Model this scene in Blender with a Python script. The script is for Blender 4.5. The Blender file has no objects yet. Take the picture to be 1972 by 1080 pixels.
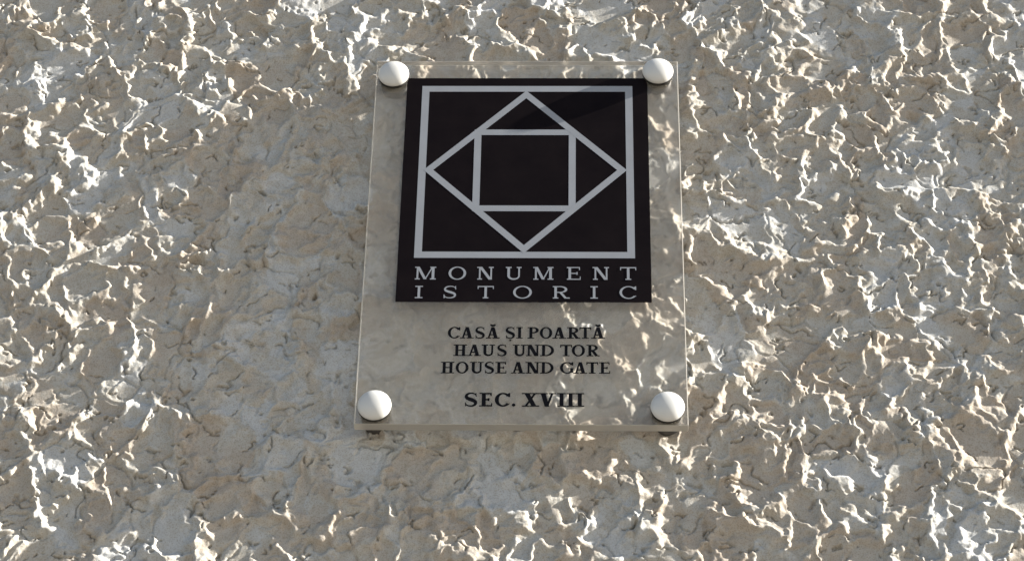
import bpy, bmesh, math
import numpy as np
from mathutils import Matrix, Vector

# ------------------------------------------------------------------ camera, sky, sun, exposure
S = bpy.context.scene
Z0 = 2.54                      # height of the emblem's centre above the pavement (m)
SUN_EL = math.radians(26.0)    # sun height
SUN_GRAZE = math.radians(4.3)  # angle between sunlight and the face of the plaque
EXPOSURE = 2.0

cam_d = bpy.data.cameras.new('camera')
cam = bpy.data.objects.new('camera', cam_d)
S.collection.objects.link(cam)
S.camera = cam
cam_d.sensor_width = 36.0
cam_d.lens = 81.3
cam_d.clip_start = 0.05
cam_d.clip_end = 500.0
cam.location = (0.03123, -1.23186, Z0 - 0.93711)
cam.rotation_euler = (Matrix.Rotation(0.03164, 3, 'Z') @ Matrix.Rotation(math.pi / 2 + 0.60239, 3, 'X')
                      @ Matrix.Rotation(0.02055, 3, 'Z')).to_euler()

WALL_ROT = (0.0, 0.0, math.radians(.8))   # the wall is not quite parallel to the plaque
# direction towards the sun: from the right, skimming the wall (wall faces -Y)
sun_dir = Vector((math.sqrt(math.cos(SUN_EL) ** 2 - math.sin(SUN_GRAZE) ** 2), -math.sin(SUN_GRAZE), math.sin(SUN_EL)))
W = bpy.data.worlds.new('World')
S.world = W
W.use_nodes = True
wn = W.node_tree
bg = wn.nodes['Background']
sky = wn.nodes.new('ShaderNodeTexSky')
sky.sky_type = 'NISHITA'
sky.sun_disc = False
sky.sun_elevation = SUN_EL
sky.sun_rotation = math.atan2(sun_dir.x, sun_dir.y)
sky.air_density = 0.9
sky.dust_density = 0.8
sky.ozone_density = 0.7
wn.links.new(sky.outputs[0], bg.inputs[0])
bg.inputs[1].default_value = 0.05

sd = bpy.data.lights.new('sun', 'SUN')
sd.energy = 5.0
sd.angle = math.radians(0.53)
sd.color = (1.0, 0.965, 0.90)
sun = bpy.data.objects.new('sun', sd)
S.collection.objects.link(sun)
sun.location = (3, -2, Z0 + 3)
sun.rotation_euler = sun_dir.to_track_quat('Z', 'Y').to_euler()

S.view_settings.view_transform = 'Standard'
S.view_settings.look = 'None'
S.view_settings.gamma = 1.0
S.view_settings.use_curve_mapping = False
S.view_settings.exposure = EXPOSURE
S.render.engine = 'CYCLES'
S.cycles.use_denoising = True
S.cycles.max_bounces = 12
S.cycles.transmission_bounces = 10

# ------------------------------------------------------------------ materials
def mat(name, color=(.5, .5, .5), rough=.6, spec=.5, metal=0.0):
    m = bpy.data.materials.new(name)
    m.use_nodes = True
    b = m.node_tree.nodes['Principled BSDF']
    b.inputs['Base Color'].default_value = (*color, 1)
    b.inputs['Roughness'].default_value = rough
    b.inputs['Specular IOR Level'].default_value = spec
    b.inputs['Metallic'].default_value = metal
    return m, m.node_tree, b

def noise(nt, scale, detail=4.0, rough=.55, vec=None):
    n = nt.nodes.new('ShaderNodeTexNoise')
    n.inputs['Scale'].default_value = scale
    n.inputs['Detail'].default_value = detail
    n.inputs['Roughness'].default_value = rough
    if vec is not None:
        nt.links.new(vec, n.inputs['Vector'])
    return n

def ramp(nt, src, stops):
    r = nt.nodes.new('ShaderNodeValToRGB')
    e = r.color_ramp.elements
    while len(e) < len(stops):
        e.new(0.5)
    for el, (p, c) in zip(e, stops):
        el.position = p
        el.color = (*c, 1) if len(c) == 3 else c
    nt.links.new(src, r.inputs[0])
    return r

def mix(nt, a, b, fac, mode='MIX'):
    n = nt.nodes.new('ShaderNodeMix')
    n.data_type = 'RGBA'
    n.blend_type = mode
    for sock, val in ((n.inputs[0], fac), (n.inputs[6], a), (n.inputs[7], b)):
        if hasattr(val, 'is_linked'):
            nt.links.new(val, sock)
        elif isinstance(val, (int, float)):
            sock.default_value = val
        else:
            sock.default_value = (*val, 1)
    return n.outputs[2]

def plaster_material():
    m, nt, b = mat('roughcast_plaster', rough=.95, spec=.06)
    geo = nt.nodes.new('ShaderNodeNewGeometry').outputs['Position']
    at = nt.nodes.new('ShaderNodeAttribute')
    at.attribute_name = 'tone'
    tone = ramp(nt, at.outputs['Fac'], [
        (0.00, (.372, .324, .272)), (0.25, (.388, .350, .304)), (0.45, (.395, .364, .320)),
        (0.60, (.400, .378, .339)), (0.78, (.412, .402, .378)), (0.95, (.442, .442, .436))]).outputs[0]
    n1 = noise(nt, 9, 5, .6, geo)
    c = mix(nt, tone, (.350, .255, .165), ramp(nt, n1.outputs[0], [(.60, (0, 0, 0)), (.82, (.38, .38, .38))]).outputs[0])
    n2 = noise(nt, 210, 4, .65, geo)
    c = mix(nt, c, ramp(nt, n2.outputs[0], [(.3, (.86, .85, .82)), (.7, (1.0, 1.0, 1.0))]).outputs[0], 1.0, 'MULTIPLY')
    n3 = noise(nt, 1100, 3, .6, geo)
    c = mix(nt, c, ramp(nt, n3.outputs[0], [(.34, (.70, .66, .60)), (.52, (1, 1, 1))]).outputs[0], .8, 'MULTIPLY')
    nt.links.new(c, b.inputs['Base Color'])
    bump = nt.nodes.new('ShaderNodeBump')
    bump.inputs['Strength'].default_value = .5
    bump.inputs['Distance'].default_value = .0006
    nt.links.new(noise(nt, 900, 5, .65, geo).outputs[0], bump.inputs['Height'])
    nt.links.new(bump.outputs[0], b.inputs['Normal'])
    return m

def acrylic_material():
    m, nt, b = mat('dusty_clear_acrylic', (.96, .95, .92), .13, .5)
    b.inputs['Transmission Weight'].default_value = 1.0
    b.inputs['IOR'].default_value = 1.49
    geo = nt.nodes.new('ShaderNodeNewGeometry').outputs['Position']
    n = noise(nt, 35, 5, .6, geo)
    rr = ramp(nt, n.outputs[0], [(.3, (.13, .13, .13)), (.75, (.22, .22, .22))])
    nt.links.new(rr.outputs[0], b.inputs['Roughness'])
    dust = nt.nodes.new('ShaderNodeBsdfDiffuse')
    dust.inputs['Color'].default_value = (.66, .59, .47, 1)
    ms = nt.nodes.new('ShaderNodeMixShader')
    n2 = noise(nt, 60, 6, .65, geo)
    fr = ramp(nt, n2.outputs[0], [(.3, (.04, .04, .04)), (.75, (.15, .15, .15))])
    nt.links.new(fr.outputs[0], ms.inputs[0])
    nt.links.new(b.outputs[0], ms.inputs[1])
    nt.links.new(dust.outputs[0], ms.inputs[2])
    nt.links.new(ms.outputs[0], nt.nodes['Material Output'].inputs[0])
    return m

def film_material(name, base, dusty, rough, k, spec=.45):
    m, nt, b = mat(name, base, rough, spec)
    geo = nt.nodes.new('ShaderNodeNewGeometry').outputs['Position']
    n = noise(nt, 45, 6, .65, geo)
    c = mix(nt, base, dusty, ramp(nt, n.outputs[0], [(.35, (0, 0, 0)), (.8, (k, k, k))]).outputs[0])
    nt.links.new(c, b.inputs['Base Color'])
    return m

M_WALL = plaster_material()
M_ACRYL = acrylic_material()
M_BLACK = film_material('black_vinyl_film', (.0045, .0027, .0032), (.011, .0075, .0075), .5, .6, .05)
M_WHITE = film_material('white_print', (.245, .253, .270), (.205, .21, .222), .5, .8)
M_INK = film_material('black_ink', (.0025, .0025, .004), (.007, .007, .009), .6, .6, .05)
M_CAP = film_material('satin_white_cap', (.53, .52, .495), (.48, .47, .44), .32, .8)
M_STEEL, _, _ = mat('dull_steel', (.06, .055, .05), .5, .4, .3)
M_RUBBER, _, _ = mat('dark_rubber', (.02, .018, .015), .7, .3)

# ------------------------------------------------------------------ rendered wall (one continuous coat of plaster)
rng = np.random.default_rng(11)
PERM = rng.permutation(512).astype(np.int64)
RND = rng.random((8, 512))

def hsh(i, j, s):
    return PERM[(PERM[(i + 37 * s) & 511] + j) & 511]

def perlin(x, z, s):
    xi = np.floor(x).astype(np.int64); zi = np.floor(z).astype(np.int64)
    xf = x - xi; zf = z - zi
    u = xf * xf * xf * (xf * (xf * 6 - 15) + 10)
    v = zf * zf * zf * (zf * (zf * 6 - 15) + 10)
    def g(i, j, dx, dz):
        a = RND[0][hsh(i, j, s)] * 2 * np.pi
        return np.cos(a) * dx + np.sin(a) * dz
    n00 = g(xi, zi, xf, zf); n10 = g(xi + 1, zi, xf - 1, zf)
    n01 = g(xi, zi + 1, xf, zf - 1); n11 = g(xi + 1, zi + 1, xf - 1, zf - 1)
    return ((n00 * (1 - u) + n10 * u) * (1 - v) + (n01 * (1 - u) + n11 * u) * v) * 1.5

def fbm(x, z, s, o=4, gain=.5):
    t = 0; a = 1.0
    for k in range(o):
        t = t + a * perlin(x, z, s + k * 3)
        x = x * 2.03 + 17.1; z = z * 2.03 - 5.7; a *= gain
    return t

def cells(x, z, s, k, tilt):
    """flattened lumps: per-cell height and slope, blended over a narrow edge; returns height, tone, edge distance"""
    xi = np.floor(x).astype(np.int64); zi = np.floor(z).astype(np.int64)
    num = 0; ton = 0; den = 0; dn3 = 0
    f1 = np.full(x.shape, 9.0); f2 = np.full(x.shape, 9.0)
    for di in (-1, 0, 1):
        for dj in (-1, 0, 1):
            i = xi + di; j = zi + dj
            h = hsh(i, j, s)
            dx = x - (i + RND[1][h]); dz = z - (j + RND[2][h])
            d = np.sqrt(dx * dx + dz * dz)
            w = np.exp(-k * d)
            num = num + w * (RND[3][h] * 2 - 1 + tilt * ((RND[4][h] - .5) * dx + (RND[5][h] - .5) * dz))
            w3 = w * w * w
            ton = ton + w3 * RND[6][h]
            den = den + w; dn3 = dn3 + w3
            f2 = np.minimum(f2, np.maximum(f1, d)); f1 = np.minimum(f1, d)
    return num / den, ton / dn3, f2 - f1

def sstep(a, b, x):
    t = np.clip((x - a) / (b - a), 0, 1)
    return t * t * (3 - 2 * t)

def wall_relief(x, z):
    """x, z in mm -> relief in mm (towards the street), tone 0..1"""
    x = x + 640; z = z - 270
    wx = x + 10 * fbm(x / 46, z / 46, 1, 3) + 3.0 * fbm(x / 10, z / 10, 5, 3)
    wz = z + 8 * fbm(x / 46 + 50, z / 46, 2, 3) + 2.6 * fbm(x / 10, z / 10 + 50, 6, 3)
    big = fbm(x / 170, z / 140, 20, 2)
    c1, t1, e1 = cells(wx / 37, wz / 42, 3, 26, .4)
    c2, t2, e2 = cells(wx / 19 + 7, wz / 25, 4, 19, .35)
    c3, t3, e3 = cells(wx / 8, wz / 10 + 3, 5, 11, .4)
    # raised rims round the flattened lumps, broken up along their length
    m1 = sstep(-.62, .05, fbm(x / 36, z / 30 + 20, 40, 3))
    m2 = sstep(-.40, .06, fbm(x / 26, z / 26 + 90, 43, 3))
    m3 = sstep(.05, .40, fbm(x / 34 + 70, z / 34, 46, 3) + .25 * perlin(x / 210 + .4, z / 210 + .2, 90))
    # smoother trowelled patches
    sm = sstep(.28, .50, fbm(x / 55 + 5, z / 46, 95, 2))
    m1 = m1 * (1 - .5 * sm); m2 = m2 * (1 - .9 * sm); m3 = m3 * (1 - .9 * sm)
    h = 0.6 * big + .50 * c1 + .45 * c2 + (.07 + .26 * m3) * c3
    h = h + 2.9 * m1 * np.exp(-(e1 * 19.5 / 3.5) ** 2) + 2.6 * m2 * np.exp(-(e2 * 11 / 3.0) ** 2)
    h = h + 1.6 * m3 * np.exp(-(e3 * 4.5 / 1.6) ** 2)
    # where no rim was pushed up the lumps part along a crevice instead
    gap = sstep(.0, .35, fbm(x / 19 + 12, z / 15, 84, 3)) * (1 - m2)
    h = h - 1.5 * gap * np.exp(-(e2 * 11 / .9) ** 2) - 1.6 * (1 - m1) * np.exp(-(e1 * 19.5 / 1.1) ** 2)
    # torn crevices and pits
    e4 = np.abs(fbm(wx / 34 + 33, wz / 24, 70, 2))
    e5 = np.abs(fbm(wx / 21 + 3, wz / 15, 75, 3))
    h = h - 2.6 * np.exp(-(e4 / .036) ** 2) * sstep(.15, .40, fbm(x / 22 + 40, z / 22, 73, 3))
    h = h - 3.0 * np.exp(-(e5 / .060) ** 2) * sstep(.38, .50, fbm(x / 15 + 80, z / 11, 78, 3))
    h = h + .04 * fbm(x / 2.8, z / 2.8, 50, 3, .6)
    tone = .4 * t1 + .35 * t2 + .25 * t3 + .04 * c1 + .04 * c2
    tone = .50 + (tone - .5) * 1.7 + .16 * fbm(x / 16, z / 12, 60, 4) + .22 * sm
    return h, np.clip(tone, 0, 1)

WALL_Y = 0.0162     # mean plane of the plaster; the plaque's face is at y = 0
def axis(lo, hi, step, lo_out, hi_out):
    a = list(np.arange(lo, hi + step * .5, step))
    s = step; p = a[-1]
    while p < hi_out:
        s = min(s * 1.12, 25); p += s; a.append(p)
    s = step; p = a[0]; out = []
    while p > lo_out:
        s = min(s * 1.12, 25); p -= s; out.append(p)
    return np.array(out[::-1] + a)

def build_wall():
    ax = axis(-385, 370, .60, -1700, 1700)
    az = axis(-300, 175, .60, -Z0 * 1000 - 20, 900)
    X, Z = np.meshgrid(ax, az)
    nx, nz = len(ax), len(az)
    h, tone = wall_relief(X.ravel(), Z.ravel())
    co = np.stack([X.ravel() / 1000, -h / 1000, Z.ravel() / 1000], 1)
    idx = np.arange(nx * nz).reshape(nz, nx)
    q = np.stack([idx[:-1, :-1], idx[:-1, 1:], idx[1:, 1:], idx[1:, :-1]], -1).reshape(-1, 4)
    # sides and back so that the wall is solid
    rim = np.concatenate([idx[0, :], idx[1:, -1], idx[-1, -2::-1], idx[-2:0:-1, 0]])
    back = co[rim].copy(); back[:, 1] = .35
    nb = len(co) + np.arange(len(rim))
    co = np.concatenate([co, back])
    side = np.stack([rim, nb, np.roll(nb, -1), np.roll(rim, -1)], -1)
    q = np.concatenate([q, side])
    tone = np.concatenate([tone, tone[rim]])
    me = bpy.data.meshes.new('roughcast_wall')
    me.vertices.add(len(co)); me.vertices.foreach_set('co', co.astype(np.float32).ravel())
    nl = q.size + len(rim)
    me.loops.add(nl)
    me.loops.foreach_set('vertex_index', np.concatenate([q.ravel(), nb]).astype(np.int32))
    me.polygons.add(len(q) + 1)
    me.polygons.foreach_set('loop_start', np.append(np.arange(len(q)) * 4, q.size).astype(np.int32))
    me.update(calc_edges=True)
    me.polygons.foreach_set('use_smooth', np.append(np.ones(len(q), bool), False))
    a = me.attributes.new('tone', 'FLOAT', 'POINT')
    a.data.foreach_set('value', tone.astype(np.float32))
    me.materials.append(M_WALL)
    o = bpy.data.objects.new('roughcast_wall', me)
    S.collection.objects.link(o)
    o.location = (0, WALL_Y, Z0)
    o.rotation_euler = WALL_ROT
    o['label'] = 'rough grey and beige plastered wall with jagged lumps behind the plaque'
    o['category'] = 'wall'
    return o

build_wall()

# unseen pavement at the wall's foot, added for the light it bounces up
def build_ground():
    m, nt, b = mat('bounce_pavement', (.30, .26, .21), .9, .2)
    geo = nt.nodes.new('ShaderNodeNewGeometry').outputs['Position']
    n = noise(nt, 3, 6, .6, geo)
    nt.links.new(ramp(nt, n.outputs[0], [(.3, (.19, .172, .148)), (.7, (.27, .248, .216))]).outputs[0], b.inputs['Base Color'])
    me = bpy.data.meshes.new('ground')
    me.from_pydata([(-60, -60, 0), (60, -60, 0), (60, 60, 0), (-60, 60, 0)], [], [(0, 1, 2, 3)])
    me.materials.append(m)
    o = bpy.data.objects.new('ground', me)
    S.collection.objects.link(o)
    o['kind'] = 'structure'
    return o

build_ground()

# ------------------------------------------------------------------ the plaque
plaque = bpy.data.objects.new('memorial_plaque', None)
S.collection.objects.link(plaque)
plaque.empty_display_size = .05
plaque.location = (0, 0, Z0)
plaque['label'] = 'clear acrylic plaque with black emblem panel and four white caps on plaster wall'
plaque['category'] = 'plaque'

def link(name, me, material, parent):
    me.materials.append(material)
    o = bpy.data.objects.new(name, me)
    S.collection.objects.link(o)
    o.parent = parent
    return o

def slab(name, l, r, t, b, y0, y1, bevel, material, parent, seg=2):
    bm = bmesh.new()
    bmesh.ops.create_cube(bm, size=1)
    for v in bm.verts:
        v.co = Vector(((l + r) / 2 + v.co.x * (r - l), (y0 + y1) / 2 + v.co.y * (y1 - y0), (t + b) / 2 + v.co.z * (t - b))) / 1000
    if bevel:
        bmesh.ops.bevel(bm, geom=bm.edges[:], offset=bevel / 1000, segments=seg, affect='EDGES', profile=.5)
    bmesh.ops.recalc_face_normals(bm, faces=bm.faces[:])
    me = bpy.data.meshes.new(name); bm.to_mesh(me); bm.free()
    return link(name, me, material, parent)

T_AC = 7.5
sheet = slab('acrylic_sheet', -104.4, 103.4, 94.4, -198.0, 0, T_AC, .4, M_ACRYL, plaque)
def frosted_edge():
    m, nt, b = mat('sawn_acrylic_edge', (.56, .52, .45), .4, .4)
    b.inputs['Transmission Weight'].default_value = .6
    b.inputs['IOR'].default_value = 1.49
    return m
sheet.data.materials.append(frosted_edge())
for p in sheet.data.polygons:
    if abs(p.normal.y) < .95: p.material_index = 1
panel = slab('emblem_panel', -82.6, 82.3, 79.0, -106.5, -.14, -.02, 0, M_BLACK, plaque)
panel['label'] = 'black panel with white squares and white lettering'

class Flat:
    """flat printed shapes in the plane of the plaque (mm); each piece lies a hair above the last"""
    def __init__(self, y, dy=.004):
        self.v = []; self.f = []; self.y = y; self.dy = dy; self.n = 0
    def poly(self, pts):
        k = len(self.v); y = self.y - self.dy * self.n; self.n += 1
        self.v += [(p[0] / 1000, y / 1000, p[1] / 1000) for p in pts]
        a = sum(pts[i][0] * pts[(i + 1) % len(pts)][1] - pts[(i + 1) % len(pts)][0] * pts[i][1] for i in range(len(pts)))
        r = range(k, k + len(pts))
        self.f.append(tuple(r) if a > 0 else tuple(reversed(r)))
    def strip(self, L, R):
        """quads between two equally long point lists, one level"""
        k = len(self.v); y = self.y - self.dy * self.n; self.n += 1
        self.v += [(p[0] / 1000, y / 1000, p[1] / 1000) for p in L + R]
        n = len(L)
        for i in range(n - 1):
            q = [k + i, k + n + i, k + n + i + 1, k + i + 1]
            P = [self.v[j] for j in q]
            a = sum(P[i2][0] * P[(i2 + 1) % 4][2] - P[(i2 + 1) % 4][0] * P[i2][2] for i2 in range(4))
            self.f.append(tuple(q) if a > 0 else tuple(reversed(q)))
    def rect(self, x0, x1, z0, z1):
        self.poly([(x0, z0), (x1, z0), (x1, z1), (x0, z1)])
    def stroke(self, pts, wid):
        L = []; R = []
        n = len(pts)
        for i in range(n):
            a = pts[max(i - 1, 0)]; b = pts[min(i + 1, n - 1)]
            dx, dz = b[0] - a[0], b[1] - a[1]
            d = math.hypot(dx, dz) or 1
            w = wid[i] / 2
            L.append((pts[i][0] - dz / d * w, pts[i][1] + dx / d * w))
            R.append((pts[i][0] + dz / d * w, pts[i][1] - dx / d * w))
        self.strip(L, R)
    def build(self, name, material, parent):
        me = bpy.data.meshes.new(name)
        me.from_pydata(self.v, [], self.f)
        return link(name, me, material, parent)

def ring(name, outer, inner, y):
    F = Flat(y)
    F.strip(outer + outer[:1], inner + inner[:1])
    return F.build(name, M_WHITE, panel)

def sq(cx, cz, a):
    return [(cx - a, cz - a), (cx + a, cz - a), (cx + a, cz + a), (cx - a, cz + a)]

def dia(cx, cz, a):
    return [(cx, cz - a), (cx + a, cz), (cx, cz + a), (cx - a, cz)]

ring('square_outline', sq(0, 0, 72), sq(0, 0, 67), -.20)
ring('diamond_outline', dia(-.5, -.2, 68.0), dia(-.5, -.2, 61.5), -.24)
ring('square_outline', sq(-.9, -.1, 34.2), sq(-.9, -.1, 29.5), -.22)

# serif lettering, drawn stroke by stroke
def ell(cx, cz, rx, rz, a0, a1, n=22):
    return [(cx + rx * math.cos(math.radians(a0 + (a1 - a0) * i / n)), cz + rz * math.sin(math.radians(a0 + (a1 - a0) * i / n))) for i in range(n + 1)]

def glyph(F, ch, x, w, zb, h, k=1.0):
    T = .195 * h * k; t = .088 * h * k; sf = .085 * h; zt = zb + h
    s = .62 * T                       # how far a serif sticks out
    def stem(xc, th=T, bot=True, top=True, z0=zb, z1=zt):
        F.rect(xc - th / 2, xc + th / 2, z0, z1)
        if bot: F.rect(xc - th / 2 - s, xc + th / 2 + s, z0, z0 + sf)
        if top: F.rect(xc - th / 2 - s, xc + th / 2 + s, z1 - sf, z1)
    def diag(x0, z0, x1, z1, th):
        F.poly([(x0 - th / 2, z0), (x0 + th / 2, z0), (x1 + th / 2, z1), (x1 - th / 2, z1)])
    def ser(xc, z, half):
        F.rect(xc - half, xc + half, z, z + sf)
    def curve(cx, cz, rx, rz, a0, a1, thick=T, thin=t, n=26):
        P = []; Wd = []
        for i in range(n + 1):
            a = math.radians(a0 + (a1 - a0) * i / n)
            wd = thin + (thick - thin) * abs(math.cos(a)) ** 1.6
            P.append((cx + (rx - wd / 2) * math.cos(a), cz + (rz - wd / 2) * math.sin(a)))
            Wd.append(wd)
        F.stroke(P, Wd)
    mid = zb + h / 2
    if ch == 'I':
        xc = x + w / 2
        F.rect(xc - T / 2, xc + T / 2, zb, zt)
        F.rect(x, x + w, zb, zb + sf); F.rect(x, x + w, zt - sf, zt)
    elif ch == 'O':
        curve(x + w / 2, mid, w / 2, h / 2 * 1.03, 0, 360, n=44)
    elif ch in 'CG':
        e = 318 if ch == 'C' else 322
        curve(x + w * .54, mid, w * .54, h / 2 * 1.03, 42, e, n=36)
        F.poly([(x + w - t, zt - h * .30), (x + w, zt - h * .30), (x + w, zt), (x + w - t * .9, zt - .01 * h), (x + w * .80, zt - h * .13)])
        if ch == 'G':
            F.rect(x + w - T * 1.05, x + w - T * .05, zb + .07 * h, mid - .02 * h)
            F.rect(x + w - T * 1.05 - s, x + w + s * .3, mid - .02 * h - sf, mid - .02 * h)
        else:
            F.poly([(x + w * .80, zb + h * .10), (x + w, zb + h * .20), (x + w - t * .4, zb + h * .25), (x + w * .78, zb + h * .16)])
    elif ch == 'D':
        xs = x + s + T / 2
        stem(xs)
        curve(x + w * .40, mid, w * .60, h / 2, -90, 90)
        F.rect(xs, x + w * .42, zt - t, zt); F.rect(xs, x + w * .42, zb, zb + t)
    elif ch in 'PR':
        xs = x + s + T / 2
        stem(xs)
        bw = w if ch == 'P' else w * .88
        bz = zb + h * .46
        curve(x + bw * .52, (bz + zt) / 2, bw * .48, (zt - bz) / 2, -90, 90)
        F.rect(xs, x + bw * .54, zt - t, zt); F.rect(xs, x + bw * .54, bz, bz + t)
        if ch == 'R':
            diag(x + w * .80, zb, x + w * .46, bz + t * .5, T * 1.15)
            ser(x + w * .90, zb, w * .13)
    elif ch == 'U':
        a = x + s + T / 2; b = x + w - s - t * .7
        F.rect(a - T / 2, a + T / 2, zb + h * .30, zt); F.rect(a - T / 2 - s, a + T / 2 + s, zt - sf, zt)
        F.rect(b - t * .7, b + t * .7, zb + h * .30, zt); F.rect(b - t * .7 - s, b + t * .7 + s, zt - sf, zt)
        P = []; Wd = []
        for i in range(21):
            an = math.pi + math.pi * i / 20
            wd = T + (t * 1.4 - T) * min(1, i / 12)
            cx = (a + b) / 2; rx = (b - a) / 2
            P.append((cx + rx * math.cos(an), zb + h * .31 + (h * .31 - t * .6) * math.sin(an))); Wd.append(wd)
        F.stroke(P, Wd)
    elif ch in 'E':
        xs = x + s + T / 2
        stem(xs)
        F.rect(xs, x + w * .95, zt - t, zt); F.rect(xs, x + w, zb, zb + t)
        F.rect(xs, x + w * .78, mid - t / 2, mid + t / 2)
        F.poly([(x + w * .95 - t, zt), (x + w * .95, zt), (x + w * .95, zt - h * .24), (x + w * .95 - t * .7, zt - h * .24)])
        F.poly([(x + w - t * .8, zb), (x + w, zb), (x + w, zb + h * .26), (x + w - t * .6, zb + h * .26)])
        F.rect(x + w * .78 - t, x + w * .78, mid - h * .11, mid + h * .11)
    elif ch == 'T':
        stem(x + w / 2, top=False)
        F.rect(x, x + w, zt - t * 1.15, zt)
        F.poly([(x, zt), (x + t, zt), (x + t * .7, zt - h * .25), (x, zt - h * .25)])
        F.poly([(x + w - t, zt), (x + w, zt), (x + w, zt - h * .25), (x + w - t * .7, zt - h * .25)])
    elif ch == 'H':
        stem(x + s + T / 2); stem(x + w - s - T / 2)
        F.rect(x + s + T, x + w - s - T, mid - t / 2, mid + t / 2)
    elif ch == 'N':
        a = x + s + t * .7; b = x + w - s * .8 - t * .7
        F.rect(a - t * .7, a + t * .7, zb, zt); ser(a, zb, t * .7 + s)
        F.rect(b - t * .7, b + t * .7, zb, zt); ser(b, zt - sf, t * .7 + s)
        diag(b - T * .30, zb, a + T * .22, zt, T * 1.30)
        ser(a - s * .4, zt - sf, t + s * .6)
    elif ch == 'M':
        a = x + s + t * .8; b = x + w - s - T / 2; c = (a + b) / 2
        F.rect(a - t * .8, a + t * .8, zb, zt); ser(a, zb, t * .8 + s); ser(a - s * .3, zt - sf, t + s * .6)
        stem(b, T * 1.05)
        diag(c, zb + .02 * h, a + T * .18, zt, T * 1.15)
        diag(c, zb + .02 * h, b - t * .5, zt, t * 1.1)
    elif ch in 'AVĂ':
        c = x + w / 2
        if ch == 'V':
            diag(c, zb, x + s + T * .45, zt, T * 1.2); diag(c, zb, x + w - s - t * .4, zt, t * 1.3)
            ser(x + s + T * .45, zt - sf, T * .55 + s); ser(x + w - s - t * .4, zt - sf, t * .6 + s)
        else:
            diag(x + w - s - T * .45, zb, c - T * .05, zt, T * 1.2); diag(x + s + t * .3, zb, c - T * .2, zt, t * 1.3)
            ser(x + w - s - T * .45, zb, T * .55 + s); ser(x + s + t * .3, zb, t * .6 + s)
            F.rect(x + w * .27, x + w * .66, zb + h * .28, zb + h * .28 + t)
            if ch == 'Ă':
                P = ell(c, zt + .27 * h, .17 * h, .15 * h, 190, 350, 12)
                F.stroke(P, [t * 1.0 + t * .9 * math.sin(math.pi * i / 12) for i in range(13)])
    elif ch == 'X':
        diag(x + w - s - T * .5, zb, x + s + T * .5, zt, T * 1.25); diag(x + s + t * .5, zb, x + w - s - t * .6, zt, t * 1.3)
        for xx, zz, hw in ((x + w - s - T * .5, zb, T * .6 + s), (x + s + T * .5, zt - sf, T * .6 + s), (x + s + t * .5, zb, t * .6 + s), (x + w - s - t * .6, zt - sf, t * .6 + s)):
            ser(xx, zz, hw)
    elif ch in 'SȘ':
        c = x + w / 2
        K = [(.90, .78), (.80, .90), (.64, .965), (.48, .965), (.30, .93), (.17, .83), (.15, .70), (.24, .60), (.42, .53),
             (.62, .46), (.80, .37), (.86, .25), (.79, .12), (.62, .045), (.45, .035), (.28, .06), (.15, .14), (.08, .25)]
        Wd = [.5, .7, .9, 1.0, 1.2, 1.5, 1.9, 2.2, 2.4, 2.4, 2.2, 1.9, 1.5, 1.15, 1.0, .9, .7, .5]
        P = []; Q = []
        for i in range(len(K) - 1):                 # Catmull-Rom
            p0 = K[max(i - 1, 0)]; p1 = K[i]; p2 = K[i + 1]; p3 = K[min(i + 2, len(K) - 1)]
            for j in range(4):
                u = j / 4
                P.append(tuple(.5 * (2 * p1[m] + (p2[m] - p0[m]) * u + (2 * p0[m] - 5 * p1[m] + 4 * p2[m] - p3[m]) * u * u + (3 * p1[m] - p0[m] - 3 * p2[m] + p3[m]) * u ** 3) for m in (0, 1)))
                Q.append(Wd[i] + (Wd[i + 1] - Wd[i]) * u)
        P.append(K[-1]); Q.append(Wd[-1])
        F.stroke([(x + p[0] * w, zb + p[1] * h) for p in P], [t * q for q in Q])
        F.poly([(x + w * .86, zt - h * .28), (x + w * .93, zt - h * .28), (x + w * .90, zt + .01 * h), (x + w * .84, zt - .04 * h)])
        F.poly([(x + w * .05, zb + h * .30), (x + w * .12, zb + h * .30), (x + w * .16, zb + h * .03), (x + w * .07, zb - .01 * h)])
        if ch == 'Ș':
            F.poly([(c - .07 * h, zb - .07 * h), (c + .09 * h, zb - .07 * h), (c + .09 * h, zb - .17 * h), (c - .02 * h, zb - .27 * h), (c - .05 * h, zb - .24 * h), (c + .02 * h, zb - .16 * h), (c - .07 * h, zb - .16 * h)])
    elif ch == '.':
        F.poly(ell(x + w / 2, zb + w / 2, w / 2, w / 2, 0, 340, 17))

def line(items, zb, h, material, parent, y, k=1.0, label=None):
    F = Flat(y, .003)
    for ch, x, w in items:
        glyph(F, ch, x, w, zb, h, k)
    o = F.build('lettering', material, parent)
    if label: o['label'] = label
    return o

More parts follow.
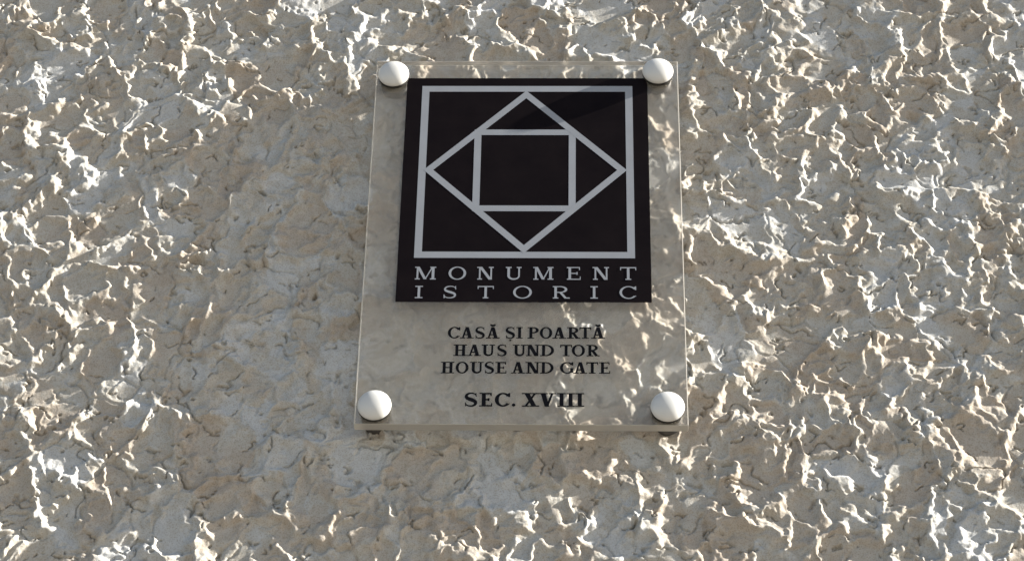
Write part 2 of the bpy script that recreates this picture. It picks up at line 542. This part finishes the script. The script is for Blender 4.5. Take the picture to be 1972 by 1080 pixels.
line([('M', -70.8, 13.6), ('O', -49.0, 11.4), ('N', -30.3, 10.3), ('U', -11.9, 10.2), ('M', 6.0, 13.0), ('E', 27.7, 8.9), ('N', 44.6, 10.2), ('T', 62.2, 10.4)],
     -89.1, 10.0, M_WHITE, panel, -.20, .86, 'white widely spaced lettering MONUMENT')
line([('I', -70.2, 5.0), ('S', -52.2, 9.2), ('T', -29.8, 10.4), ('O', -6.9, 12.1), ('R', 18.7, 10.6), ('I', 42.9, 4.8), ('C', 61.6, 10.8)],
     -103.7, 9.6, M_WHITE, panel, -.20, .86, 'white widely spaced lettering ISTORIC')
line([('C', -48.0, 7.9), ('A', -39.9, 8.4), ('S', -30.6, 6.3), ('Ă', -23.5, 8.4), ('Ș', -11.2, 6.1), ('I', -4.3, 4.1), ('P', 2.8, 7.2), ('O', 10.6, 8.0), ('A', 18.8, 8.4), ('R', 28.0, 8.2), ('T', 35.8, 7.6), ('Ă', 43.5, 8.4)],
     -134.4, 8.7, M_INK, plaque, -.06, 1.15, 'black lettering CASĂ ȘI POARTĂ')
line([('H', -44.0, 8.6), ('A', -35.0, 8.4), ('U', -26.2, 8.6), ('S', -16.3, 6.2), ('U', -6.4, 8.6), ('N', 2.0, 8.8), ('D', 11.0, 8.8), ('T', 23.6, 7.6), ('O', 31.0, 8.4), ('R', 40.3, 8.2)],
     -147.6, 8.6, M_INK, plaque, -.06, 1.15, 'black lettering HAUS UND TOR')
line([('H', -51.6, 8.6), ('O', -42.2, 8.2), ('U', -33.2, 8.6), ('S', -24.0, 6.1), ('E', -17.1, 7.0), ('A', -7.0, 8.4), ('N', 2.0, 8.9), ('D', 11.0, 8.6), ('G', 23.6, 8.4), ('A', 32.2, 8.3), ('T', 40.2, 7.5), ('E', 48.2, 7.0)],
     -160.6, 8.6, M_INK, plaque, -.06, 1.15, 'black lettering HOUSE AND GATE')
line([('S', -36.0, 8.2), ('E', -26.7, 8.2), ('C', -17.0, 9.6), ('.', -6.3, 2.3), ('X', .0, 10.6), ('V', 10.4, 10.6), ('I', 22.0, 5.4), ('I', 27.7, 5.3), ('I', 33.3, 5.6)],
     -184.9, 10.0, M_INK, plaque, -.06, 1.3, 'bold black lettering SEC. XVIII')

def lathe(name, prof, material, parent, loc, n=48):
    """profile of (radius, height) in mm turned about the axis that points out of the wall"""
    v = []; f = []
    for r, y in prof:
        for i in range(n):
            a = 2 * math.pi * i / n
            v.append((r * math.cos(a) / 1000, -y / 1000, r * math.sin(a) / 1000))
    for j in range(len(prof) - 1):
        for i in range(n):
            f.append((j * n + i, (j + 1) * n + i, (j + 1) * n + (i + 1) % n, j * n + (i + 1) % n))
    f.append(tuple(range(n - 1, -1, -1))[::-1]); f.append(tuple((len(prof) - 1) * n + i for i in range(n)))
    me = bpy.data.meshes.new(name)
    me.from_pydata(v, [], f)
    bm = bmesh.new(); bm.from_mesh(me); bmesh.ops.recalc_face_normals(bm, faces=bm.faces[:]); bm.to_mesh(me); bm.free()
    for p in me.polygons: p.use_smooth = True
    o = link(name, me, material, parent)
    o.location = loc
    return o

dome = [(8.8, 2.35), (10.0, 2.4), (10.5, 2.8), (10.6, 3.2)]
for i in range(1, 15):
    a = math.radians(90 * i / 14.5)
    dome.append((10.6 * math.cos(a) ** .92, 3.2 + 5.4 * math.sin(a)))
for cx, cz in ((-92.0, 80.0), (89.6, 82.6), (-91.8, -186.4), (90.6, -186.6)):
    cap = lathe('screw_cap', dome, M_CAP, plaque, (cx / 1000, 0, cz / 1000))
    lathe('washer', [(10.0, .03), (10.4, .3), (10.4, 2.2), (9.0, 2.3)], M_RUBBER, cap, (0, 0, 0))
    lathe('standoff', [(9.3, -T_AC - .05), (9.3, -T_AC - 22.0)], M_STEEL, cap, (0, 0, 0), 32)
